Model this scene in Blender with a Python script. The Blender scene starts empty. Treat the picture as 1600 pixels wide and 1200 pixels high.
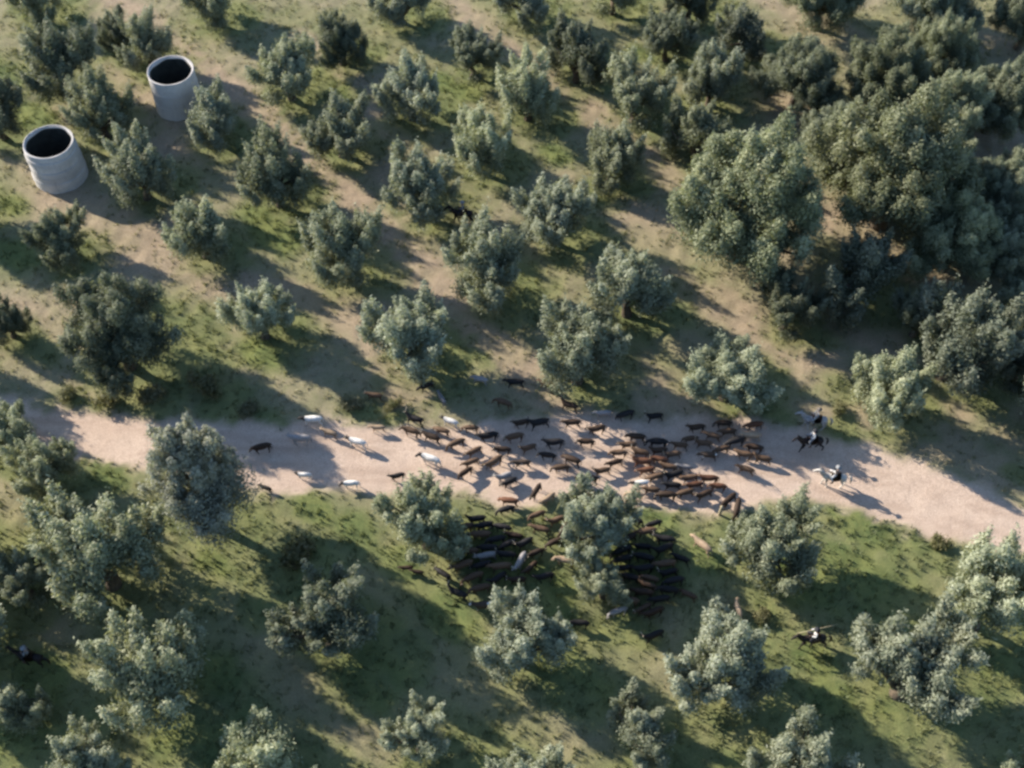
import bpy, bmesh, math, random
import numpy as np
from mathutils import Vector, Matrix

# ------------------------------------------------------------------ camera, sky, sun, exposure
sc = bpy.context.scene
col = sc.collection
R = math.radians
FPX, PITCH, CAMH = 1900.0, R(54.0), 88.0            # focal length in photo pixels (1600 wide), depression, height
CAMY = -CAMH / math.tan(PITCH)
cd = bpy.data.cameras.new('camera'); cam = bpy.data.objects.new('camera', cd); col.objects.link(cam)
cam.location = (0, CAMY, CAMH); cam.rotation_euler = (math.pi/2 - PITCH, 0, 0)
cd.sensor_width = 36.0; cd.lens = FPX/1600*36.0; cd.clip_end = 6000
sc.camera = cam

SUN_EL, SUN_ROT = R(26.5), R(60)                      # sun stands beyond the grove on the west side
w = bpy.data.worlds.new('World'); sc.world = w; w.use_nodes = True
nt = w.node_tree; sky = nt.nodes.new('ShaderNodeTexSky'); sky.sky_type = 'NISHITA'; sky.sun_disc = False
sky.sun_elevation = SUN_EL; sky.sun_rotation = -SUN_ROT; sky.air_density = 1.0; sky.dust_density = 0.4; sky.ozone_density = 3.0
bg = nt.nodes['Background']; bg.inputs[1].default_value = 0.108
nt.links.new(sky.outputs[0], bg.inputs[0])
sd = bpy.data.lights.new('sun', 'SUN'); sun = bpy.data.objects.new('sun', sd); col.objects.link(sun)
sd.energy = 4.6; sd.angle = R(0.6); sd.color = (1.0, 0.90, 0.76)
to_sun = Vector((-math.sin(SUN_ROT)*math.cos(SUN_EL), math.cos(SUN_ROT)*math.cos(SUN_EL), math.sin(SUN_EL)))
sun.rotation_euler = to_sun.to_track_quat('Z', 'Y').to_euler(); sun.location = (-60, 40, 60)
vs = sc.view_settings; vs.view_transform = 'Standard'; vs.look = 'None'; vs.exposure = 1.36; vs.gamma = 1.0; vs.use_curve_mapping = False
sc.cycles.use_denoising = True
sc.cycles.pixel_filter_type = 'BLACKMAN_HARRIS'; sc.cycles.filter_width = 2.8
sc.cycles.max_bounces = 6

# ------------------------------------------------------------------ helpers
CP, SP = math.cos(PITCH), math.sin(PITCH)
def ray(px, py):
    u, v = (px-800)/FPX, (600-py)/FPX
    return Vector((u, CP + v*SP, -SP + v*CP))
def at(px, py, z=0.0):
    d = ray(px, py); t = (z - CAMH)/d.z
    return Vector((0, CAMY, CAMH)) + d*t
def pxm(px, py, z=0.0):                              # pixels per metre there
    d = ray(px, py); return FPX/((z-CAMH)/d.z)

def _hash(ix, iy, seed):
    h = (ix.astype(np.int64)*374761393 + iy.astype(np.int64)*668265263 + seed*974711) & 0xffffffff
    h = ((h ^ (h >> 13))*1274126177) & 0xffffffff
    h = (h ^ (h >> 16)) & 0xffffffff
    return h/4294967295.0
def vnoise(x, y, seed=0):
    x = np.asarray(x, float); y = np.asarray(y, float)
    ix, iy = np.floor(x), np.floor(y); fx, fy = x-ix, y-iy
    fx = fx*fx*(3-2*fx); fy = fy*fy*(3-2*fy)
    a = _hash(ix, iy, seed); b = _hash(ix+1, iy, seed); c = _hash(ix, iy+1, seed); d = _hash(ix+1, iy+1, seed)
    return (a*(1-fx)+b*fx)*(1-fy) + (c*(1-fx)+d*fx)*fy
def fbm(x, y, seed=0, o=3):
    s, a, t = 0, 1.0, 0
    for k in range(o):
        s = s + a*vnoise(x*2**k, y*2**k, seed+17*k); t += a; a *= .5
    return s/t
def sstep(a, b, v):
    t = np.clip((v-a)/(b-a), 0, 1); return t*t*(3-2*t)
def poly_sd(x, y, P):                                # signed distance, positive inside
    d = np.full(x.shape, 1e9); ins = np.zeros(x.shape, bool); n = len(P)
    for i in range(n):
        ax, ay = P[i]; bx, by = P[(i+1) % n]
        ex, ey = bx-ax, by-ay; L = ex*ex+ey*ey+1e-12
        t = np.clip(((x-ax)*ex+(y-ay)*ey)/L, 0, 1)
        d = np.minimum(d, np.hypot(x-ax-t*ex, y-ay-t*ey))
        c = ((ay > y) != (by > y)); 
        xi = ax + (y-ay)*ex/(ey if abs(ey) > 1e-12 else 1e-12)
        ins ^= (c & (x < xi))
    return np.where(ins, d, -d)
def line_d(x, y, P):
    d = np.full(x.shape, 1e9)
    for (ax, ay), (bx, by) in zip(P[:-1], P[1:]):
        ex, ey = bx-ax, by-ay; L = ex*ex+ey*ey+1e-12
        t = np.clip(((x-ax)*ex+(y-ay)*ey)/L, 0, 1)
        d = np.minimum(d, np.hypot(x-ax-t*ex, y-ay-t*ey))
    return d
def W(pts): return [(at(a, b).x, at(a, b).y) for a, b in pts]

def tag(o, label=None, cat=None, group=None, kind=None):
    if label: o['label'] = label
    if cat: o['category'] = cat
    if group: o['group'] = group
    if kind: o['kind'] = kind
    return o
def link(o, parent=None):
    col.objects.link(o)
    if parent is not None: o.parent = parent
    return o
def obj(name, me, mat=None, parent=None):
    o = bpy.data.objects.new(name, me)
    if mat is not None:
        if len(me.materials) == 0: me.materials.append(mat)
        if me.materials[0] is not mat:
            o.material_slots[0].link = 'OBJECT'; o.material_slots[0].material = mat
    return link(o, parent)
def empty(name, loc, rz=0.0, s=1.0):
    o = bpy.data.objects.new(name, None); o.empty_display_size = .3
    o.location = loc; o.rotation_euler = (0, 0, rz)
    o.scale = (s, s, s) if not isinstance(s, tuple) else s
    return link(o)
def mesh_np(name, V, F, attr=None, smooth=False):
    """V (n,3), F (m,k) all faces same size; attr: dict name -> per point float"""
    me = bpy.data.meshes.new(name); V = np.asarray(V, np.float32); F = np.asarray(F, np.int32)
    k = F.shape[1]
    me.vertices.add(len(V)); me.vertices.foreach_set('co', V.ravel())
    me.loops.add(F.size); me.loops.foreach_set('vertex_index', F.ravel())
    me.polygons.add(len(F)); me.polygons.foreach_set('loop_start', np.arange(0, F.size, k, dtype=np.int32))
    me.polygons.foreach_set('loop_total', np.full(len(F), k, np.int32))
    if smooth: me.polygons.foreach_set('use_smooth', np.ones(len(F), bool))
    for n, a in (attr or {}).items():
        a = np.asarray(a, np.float32)
        if a.ndim == 1:
            at_ = me.attributes.new(n, 'FLOAT', 'POINT'); at_.data.foreach_set('value', a)
        else:
            at_ = me.attributes.new(n, 'FLOAT_COLOR', 'POINT'); at_.data.foreach_set('color', a.ravel())
    me.update(calc_edges=True)
    return me
class MB:
    def __init__(s): s.v = []; s.f = []
    def tube(s, pts, rad, n=7, cap=True):
        pts = [Vector(p) for p in pts]; b = len(s.v); ref = Vector((.31, .77, .55))
        for i, p in enumerate(pts):
            t = (pts[min(i+1, len(pts)-1)] - pts[max(i-1, 0)]).normalized()
            u = t.cross(ref)
            if u.length < .05: u = t.cross(Vector((1, 0, 0)))
            u.normalize(); q = t.cross(u)
            for k in range(n):
                a = 2*math.pi*k/n; s.v.append(p + (u*math.cos(a) + q*math.sin(a))*rad[i])
        for i in range(len(pts)-1):
            for k in range(n):
                s.f.append((b+i*n+k, b+i*n+(k+1) % n, b+(i+1)*n+(k+1) % n, b+(i+1)*n+k))
        if cap:
            s.f.append(tuple(b+k for k in range(n))[::-1]); e = b+(len(pts)-1)*n; s.f.append(tuple(e+k for k in range(n)))
        return s
    def lathe(s, prof, n=32, closed=False, c=(0, 0), wob=None):
        b = len(s.v); m = len(prof)
        for k in range(n):
            a = 2*math.pi*k/n; d = wob(a) if wob else 0
            for r, z in prof: s.v.append(Vector((c[0]+(r+d)*math.cos(a), c[1]+(r+d)*math.sin(a), z)))
        for k in range(n):
            k2 = (k+1) % n
            for i in range(m if closed else m-1):
                j = (i+1) % m
                s.f.append((b+k*m+i, b+k2*m+i, b+k2*m+j, b+k*m+j))
        return s
    def ball(s, c, r, n=8, m=5):
        b = len(s.v); c = Vector(c); r = r if isinstance(r, tuple) else (r, r, r)
        for i in range(m+1):
            th = math.pi*(i+.02)/(m+.04)
            for k in range(n):
                a = 2*math.pi*k/n
                s.v.append(c + Vector((r[0]*math.sin(th)*math.cos(a), r[1]*math.sin(th)*math.sin(a), r[2]*math.cos(th))))
        for i in range(m):
            for k in range(n):
                s.f.append((b+i*n+k, b+(i+1)*n+k, b+(i+1)*n+(k+1) % n, b+i*n+(k+1) % n))
        return s
    def mesh(s, name, smooth=True):
        me = bpy.data.meshes.new(name); me.from_pydata([tuple(v) for v in s.v], [], s.f)
        if smooth: me.polygons.foreach_set('use_smooth', np.ones(len(me.polygons), bool))
        me.update(); return me
def skin(name, V, E, root=0, sub=1, extra=None):
    """V: (x,y,z,r) ; grown with a Skin modifier into one continuous surface"""
    me = bpy.data.meshes.new('tmp'); me.from_pydata([v[:3] for v in V], E, [])
    o = bpy.data.objects.new('tmp', me); col.objects.link(o)
    m = o.modifiers.new('s', 'SKIN'); m.use_smooth_shade = True; m.branch_smoothing = .4
    for i, sv in enumerate(me.skin_vertices[0].data):
        r = V[i][3]; sv.radius = r if isinstance(r, tuple) else (r, r); sv.use_root = (i == root)
    s = o.modifiers.new('d', 'SUBSURF'); s.levels = sub; s.render_levels = sub
    dg = bpy.context.evaluated_depsgraph_get(); dg.update()
    out = bpy.data.meshes.new_from_object(o.evaluated_get(dg)); out.name = name
    bpy.data.objects.remove(o); bpy.data.meshes.remove(me)
    if extra is not None:
        bm = bmesh.new(); bm.from_mesh(out); t = extra.mesh('x'); bm.from_mesh(t); bm.to_mesh(out); bm.free(); bpy.data.meshes.remove(t)
    out.polygons.foreach_set('use_smooth', np.ones(len(out.polygons), bool)); out.materials.clear(); out.update()
    return out

# ------------------------------------------------------------------ materials
def newmat(name):
    m = bpy.data.materials.new(name); m.use_nodes = True; t = m.node_tree
    return m, t, t.nodes['Principled BSDF'], t.nodes['Material Output']
def N(t, kind, **kw):
    n = t.nodes.new(kind)
    for k, v in kw.items(): setattr(n, k, v)
    return n
def mixc(t, f, a, b, mode='MIX'):
    n = N(t, 'ShaderNodeMix', data_type='RGBA', blend_type=mode)
    for sock, v in ((n.inputs[0], f), (n.inputs[6], a), (n.inputs[7], b)):
        if hasattr(v, 'is_linked') or isinstance(v, bpy.types.NodeSocket): t.links.new(v, sock)
        elif isinstance(v, (int, float)): sock.default_value = v
        else: sock.default_value = (*v, 1)
    return n.outputs[2]
def noise(t, scale, detail=3, vec=None, rough=.55):
    n = N(t, 'ShaderNodeTexNoise'); n.inputs['Scale'].default_value = scale; n.inputs['Detail'].default_value = detail
    n.inputs['Roughness'].default_value = rough
    if vec is not None: t.links.new(vec, n.inputs['Vector'])
    return n.outputs[0]
def ramp(t, f, a, b):
    n = N(t, 'ShaderNodeMapRange'); n.inputs[1].default_value = a; n.inputs[2].default_value = b
    t.links.new(f, n.inputs[0]); return n.outputs[0]

def mat_ground():
    m, t, p, out = newmat('grove_ground')
    a = N(t, 'ShaderNodeAttribute', attribute_name='mask'); s = N(t, 'ShaderNodeSeparateColor'); t.links.new(a.outputs['Color'], s.inputs[0])
    g = N(t, 'ShaderNodeNewGeometry').outputs['Position']
    n1, n2, n3 = noise(t, .35, 4, g), noise(t, 2.2, 4, g), noise(t, 9, 3, g)
    dry = mixc(t, ramp(t, n1, .35, .65), (.215, .205, .120), (.275, .240, .158))
    dry = mixc(t, ramp(t, n2, .5, 1.0), dry, (.150, .168, .075))
    soil = mixc(t, ramp(t, n2, .3, .7), (.285, .220, .155), (.355, .280, .205))
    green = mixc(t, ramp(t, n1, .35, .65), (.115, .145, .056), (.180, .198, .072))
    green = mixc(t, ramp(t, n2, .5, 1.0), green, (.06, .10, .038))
    road = mixc(t, ramp(t, n1, .3, .7), (.49, .375, .30), (.56, .44, .355))
    road = mixc(t, ramp(t, n2, .5, .8), road, (.43, .33, .265))
    ra = N(t, 'ShaderNodeAttribute', attribute_name='rut'); rm = N(t, 'ShaderNodeMath', operation='MULTIPLY'); rm.inputs[1].default_value = .55; t.links.new(ra.outputs['Fac'], rm.inputs[0])
    road = mixc(t, rm.outputs[0], road, (.36, .265, .205))
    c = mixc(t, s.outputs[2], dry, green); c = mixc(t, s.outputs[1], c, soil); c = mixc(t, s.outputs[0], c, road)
    c = mixc(t, ramp(t, n3, .3, .75), c, mixc(t, 1.0, c, (.62, .62, .6), 'MULTIPLY'))
    t.links.new(c, p.inputs['Base Color']); p.inputs['Roughness'].default_value = .95; p.inputs['Specular IOR Level'].default_value = .1
    b = N(t, 'ShaderNodeBump'); b.inputs['Strength'].default_value = .45; b.inputs['Distance'].default_value = .12
    t.links.new(n3, b.inputs['Height']); t.links.new(b.outputs[0], p.inputs['Normal'])
    return m
def mat_leaf(name, c0, c1, c2, trans=.38):
    m, t, p, out = newmat(name)
    a = N(t, 'ShaderNodeAttribute', attribute_name='tint'); oi = N(t, 'ShaderNodeObjectInfo')
    r = N(t, 'ShaderNodeValToRGB'); e = r.color_ramp.elements
    e[0].color = (*c0, 1); e[1].color = (*c2, 1); x = e.new(.5); x.color = (*c1, 1)
    t.links.new(a.outputs['Fac'], r.inputs[0])
    hs = N(t, 'ShaderNodeHueSaturation'); t.links.new(r.outputs[0], hs.inputs['Color'])
    hv = N(t, 'ShaderNodeMath', operation='FRACT'); hm = N(t, 'ShaderNodeMath', operation='MULTIPLY'); hm.inputs[1].default_value = 7.31
    t.links.new(oi.outputs['Random'], hm.inputs[0]); t.links.new(hm.outputs[0], hv.inputs[0])
    hr = N(t, 'ShaderNodeMapRange'); hr.inputs[3].default_value = .485; hr.inputs[4].default_value = .507; t.links.new(hv.outputs[0], hr.inputs[0]); t.links.new(hr.outputs[0], hs.inputs['Hue'])
    sr = N(t, 'ShaderNodeMapRange'); sr.inputs[3].default_value = .92; sr.inputs[4].default_value = .66; t.links.new(hv.outputs[0], sr.inputs[0]); t.links.new(sr.outputs[0], hs.inputs['Saturation'])
    v = N(t, 'ShaderNodeMapRange'); v.inputs[3].default_value = .78; v.inputs[4].default_value = 1.18
    t.links.new(oi.outputs['Random'], v.inputs[0]); t.links.new(v.outputs[0], hs.inputs['Value'])
    t.links.new(hs.outputs[0], p.inputs['Base Color']); p.inputs['Roughness'].default_value = .6; p.inputs['Specular IOR Level'].default_value = .25
    tr = N(t, 'ShaderNodeBsdfTranslucent'); t.links.new(mixc(t, 1.0, hs.outputs[0], (1.0, 1.0, .6), 'MULTIPLY'), tr.inputs[0])
    mx = N(t, 'ShaderNodeMixShader'); mx.inputs[0].default_value = trans
    t.links.new(p.outputs[0], mx.inputs[1]); t.links.new(tr.outputs[0], mx.inputs[2]); t.links.new(mx.outputs[0], out.inputs[0])
    return m
def mat_simple(name, c, rough=.8, c2=None, scale=6, bump=0, coord='Object', spec=.3):
    m, t, p, out = newmat(name); tc = N(t, 'ShaderNodeTexCoord').outputs[coord]
    n = noise(t, scale, 4, tc)
    t.links.new(mixc(t, ramp(t, n, .35, .65), c, c2 or tuple(x*.7 for x in c)), p.inputs['Base Color'])
    p.inputs['Roughness'].default_value = rough; p.inputs['Specular IOR Level'].default_value = spec
    if bump:
        b = N(t, 'ShaderNodeBump'); b.inputs['Strength'].default_value = bump; b.inputs['Distance'].default_value = .03
        t.links.new(n, b.inputs['Height']); t.links.new(b.outputs[0], p.inputs['Normal'])
    return m
def mat_coat(name, c, head=None, patch=None, var=.25):
    """hide colour; head: colour forward of the shoulder; patch: colour of random blotches"""
    m, t, p, out = newmat(name); tc = N(t, 'ShaderNodeTexCoord').outputs['Object']; oi = N(t, 'ShaderNodeObjectInfo')
    add = N(t, 'ShaderNodeVectorMath', operation='ADD'); t.links.new(tc, add.inputs[0])
    sc_ = N(t, 'ShaderNodeVectorMath', operation='SCALE'); sc_.inputs[0].default_value = (13, 7, 5); t.links.new(oi.outputs['Random'], sc_.inputs['Scale'])
    t.links.new(sc_.outputs[0], add.inputs[1])
    n = noise(t, 1.6, 2, add.outputs[0])
    v = N(t, 'ShaderNodeMapRange'); v.inputs[3].default_value = 1-var; v.inputs[4].default_value = 1+var
    t.links.new(oi.outputs['Random'], v.inputs[0])
    hs = N(t, 'ShaderNodeHueSaturation'); hs.inputs['Color'].default_value = (*c, 1); t.links.new(v.outputs[0], hs.inputs['Value'])
    cc = mixc(t, ramp(t, noise(t, 5, 3, add.outputs[0]), .3, .7), hs.outputs[0], mixc(t, 1.0, hs.outputs[0], (.7, .68, .66), 'MULTIPLY'))
    if patch: cc = mixc(t, ramp(t, n, .60, .63), cc, patch)
    if head:
        sx = N(t, 'ShaderNodeSeparateXYZ'); t.links.new(tc, sx.inputs[0])
        ad = N(t, 'ShaderNodeMath', operation='MULTIPLY_ADD'); t.links.new(n, ad.inputs[0]); ad.inputs[1].default_value = .5; t.links.new(sx.outputs[0], ad.inputs[2])
        cc = mixc(t, ramp(t, ad.outputs[0], .93, .99), cc, head)
    t.links.new(cc, p.inputs['Base Color']); p.inputs['Roughness'].default_value = .7; p.inputs['Specular IOR Level'].default_value = .25
    return m

M_ground = mat_ground()
M_olive = mat_leaf('olive_leaf', (.135, .166, .094), (.255, .287, .17), (.41, .437, .29))
M_oliveb = mat_leaf('olive_leaf_blue', (.065, .088, .05), (.14, .165, .098), (.25, .27, .175))
M_oak = mat_leaf('oak_leaf', (.105, .135, .072), (.21, .243, .138), (.36, .388, .245))
M_grey = mat_leaf('grey_leaf', (.17, .185, .125), (.29, .305, .22), (.42, .43, .33))
M_bush = mat_leaf('bush_leaf', (.075, .088, .03), (.145, .15, .055), (.22, .20, .09))
M_grass = mat_leaf('grass_blade', (.085, .12, .035), (.17, .185, .065), (.29, .255, .155), .3)
M_bark = mat_simple('olive_bark', (.11, .085, .06), .95, (.055, .045, .035), 8, .6)
M_conc = mat_simple('concrete', (.50, .49, .50), .9, (.38, .38, .40), 1.6, .3)
M_conc2 = mat_simple('pale_render', (.60, .58, .57), .9, (.48, .46, .46), 1.1, .2)
M_wood = mat_simple('pale_timber', (.48, .42, .28), .8, (.33, .28, .18), 5)
M_horn = mat_simple('horn', (.62, .56, .44), .5, (.45, .38, .28), 5)
COAT = {
    'blk': mat_coat('black_hide', (.014, .013, .014)),
    'dbr': mat_coat('dark_brown_hide', (.040, .024, .015)),
    'brn': mat_coat('brown_hide', (.10, .062, .038)),
    'red': mat_coat('red_brown_hide', (.12, .054, .03)),
    'tan': mat_coat('tan_hide', (.34, .25, .17)),
    'wht': mat_coat('white_hide', (.70, .68, .64), head=(.015, .014, .015), var=.08),
    'gry': mat_coat('grey_hide', (.25, .24, .24)),
    'pie': mat_coat('pied_hide', (.05, .035, .025), patch=(.6, .57, .52)),
    'hdk': mat_coat('dark_horse_hide', (.018, .015, .016)),
    'hgr': mat_coat('grey_horse_hide', (.42, .42, .43)),
    'hwh': mat_coat('white_horse_hide', (.55, .53, .49), var=.05),
}
M_skin = mat_simple('skin', (.42, .26, .19), .6)
M_white = mat_simple('white_cloth', (.62, .62, .62), .85)
M_greyc = mat_simple('grey_cloth', (.26, .27, .28), .85)
M_dark = mat_simple('dark_cloth', (.03, .032, .038), .85)
M_leather = mat_simple('leather', (.06, .033, .02), .5)
M_straw = mat_simple('felt_hat', (.16, .14, .12), .8)
M_hair = mat_simple('dark_hair', (.015, .013, .012), .6)

# ------------------------------------------------------------------ layout tables (photo pixels -> places on the ground)
ROAD = W([(-500, 590), (-60, 612), (80, 632), (230, 652), (360, 660), (480, 656), (600, 661), (680, 668), (760, 650), (850, 648), (950, 650),
          (1060, 652), (1190, 660), (1300, 684), (1400, 712), (1500, 745), (1600, 786), (2000, 960), (2000, 1040), (1600, 862), (1500, 842), (1440, 832), (1330, 795),
          (1240, 788), (1150, 800), (1060, 795), (960, 780), (880, 778), (800, 790), (720, 775), (600, 775), (480, 768), (400, 768), (310, 745), (200, 722), (100, 712), (-60, 690), (-500, 668)])
TRACK = W([(120, -60), (270, 70), (390, 165), (470, 245), (560, 320), (620, 395), (690, 450), (760, 520), (850, 600), (900, 650)])
BANDS = [(W(a), h) for a, h in (([(700, 0), (790, 75), (880, 145), (970, 212), (1050, 285)], 1.9), ([(1050, 440), (1150, 492), (1260, 565), (1400, 655), (1600, 760)], 2.0), ([(470, 60), (560, 125), (600, 260), (640, 330)], 1.3),
    ([(180, 320), (260, 390), (340, 440), (560, 485), (640, 620)], 1.9), ([(250, 860), (330, 935), (460, 1060), (600, 1170)], 1.8), ([(1270, 330), (1400, 400), (1470, 460), (1600, 530)], 1.7), ([(1230, 475), (1330, 520), (1420, 560)], 1.3))]
SOIL = [  # x, y, radius px
    (240, 390, 80), (275, 330, 40), (600, 265, 35), (580, 500, 55), (330, 430, 50), (1330, 350, 40), (1440, 445, 55), (1310, 490, 45), (1120, 480, 45), (1180, 500, 40),
    (1000, 600, 60), (90, 965, 45), (110, 470, 35), (1200, 150, 40), (1030, 260, 30), (890, 145, 45), (970, 215, 35), (600, 120, 30), (560, 480, 60), (740, 470, 45), (1080, 800, 30),
    (1340, 350, 45), (1390, 395, 40), (1460, 455, 45), (1300, 490, 40), (1340, 510, 40), (1170, 160, 40), (1240, 175, 35), (1200, 520, 50), (1260, 560, 45), (640, 400, 60), (700, 330, 40), (20, 800, 30), (105, 320, 60), (290, 190, 45), (1150, 960, 35), (1500, 640, 25), (1090, 640, 40), (790, 90, 40), (440, 1060, 40), (1560, 290, 30), (260, 230, 40)]
GREEN = [
    (20, 120, 55), (45, 180, 45), (430, 365, 50), (400, 335, 35), (410, 550, 40), (690, 130, 30), (725, 145, 30), (935, 300, 40), (1360, 830, 55), (1320, 800, 30), (560, 840, 55), (620, 880, 55),
    (170, 745, 40), (490, 800, 40), (1030, 805, 40), (60, 545, 40), (1270, 1030, 45), (990, 985, 50), (880, 960, 40), (400, 960, 45), (1590, 740, 25), (1000, 85, 30),
    (30, 400, 45), (330, 880, 40), (560, 1080, 60), (480, 1000, 40), (700, 960, 60), (1250, 900, 80), (1350, 900, 70), (600, 1000, 90), (900, 1060, 80), (1320, 610, 40),
    (760, 870, 90), (1000, 880, 70), (20, 320, 30), (870, 240, 35), (1480, 1000, 40), (1300, 1090, 60), (60, 1060, 60), (330, 1050, 60), (1100, 870, 40), (550, 150, 30)]

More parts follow.
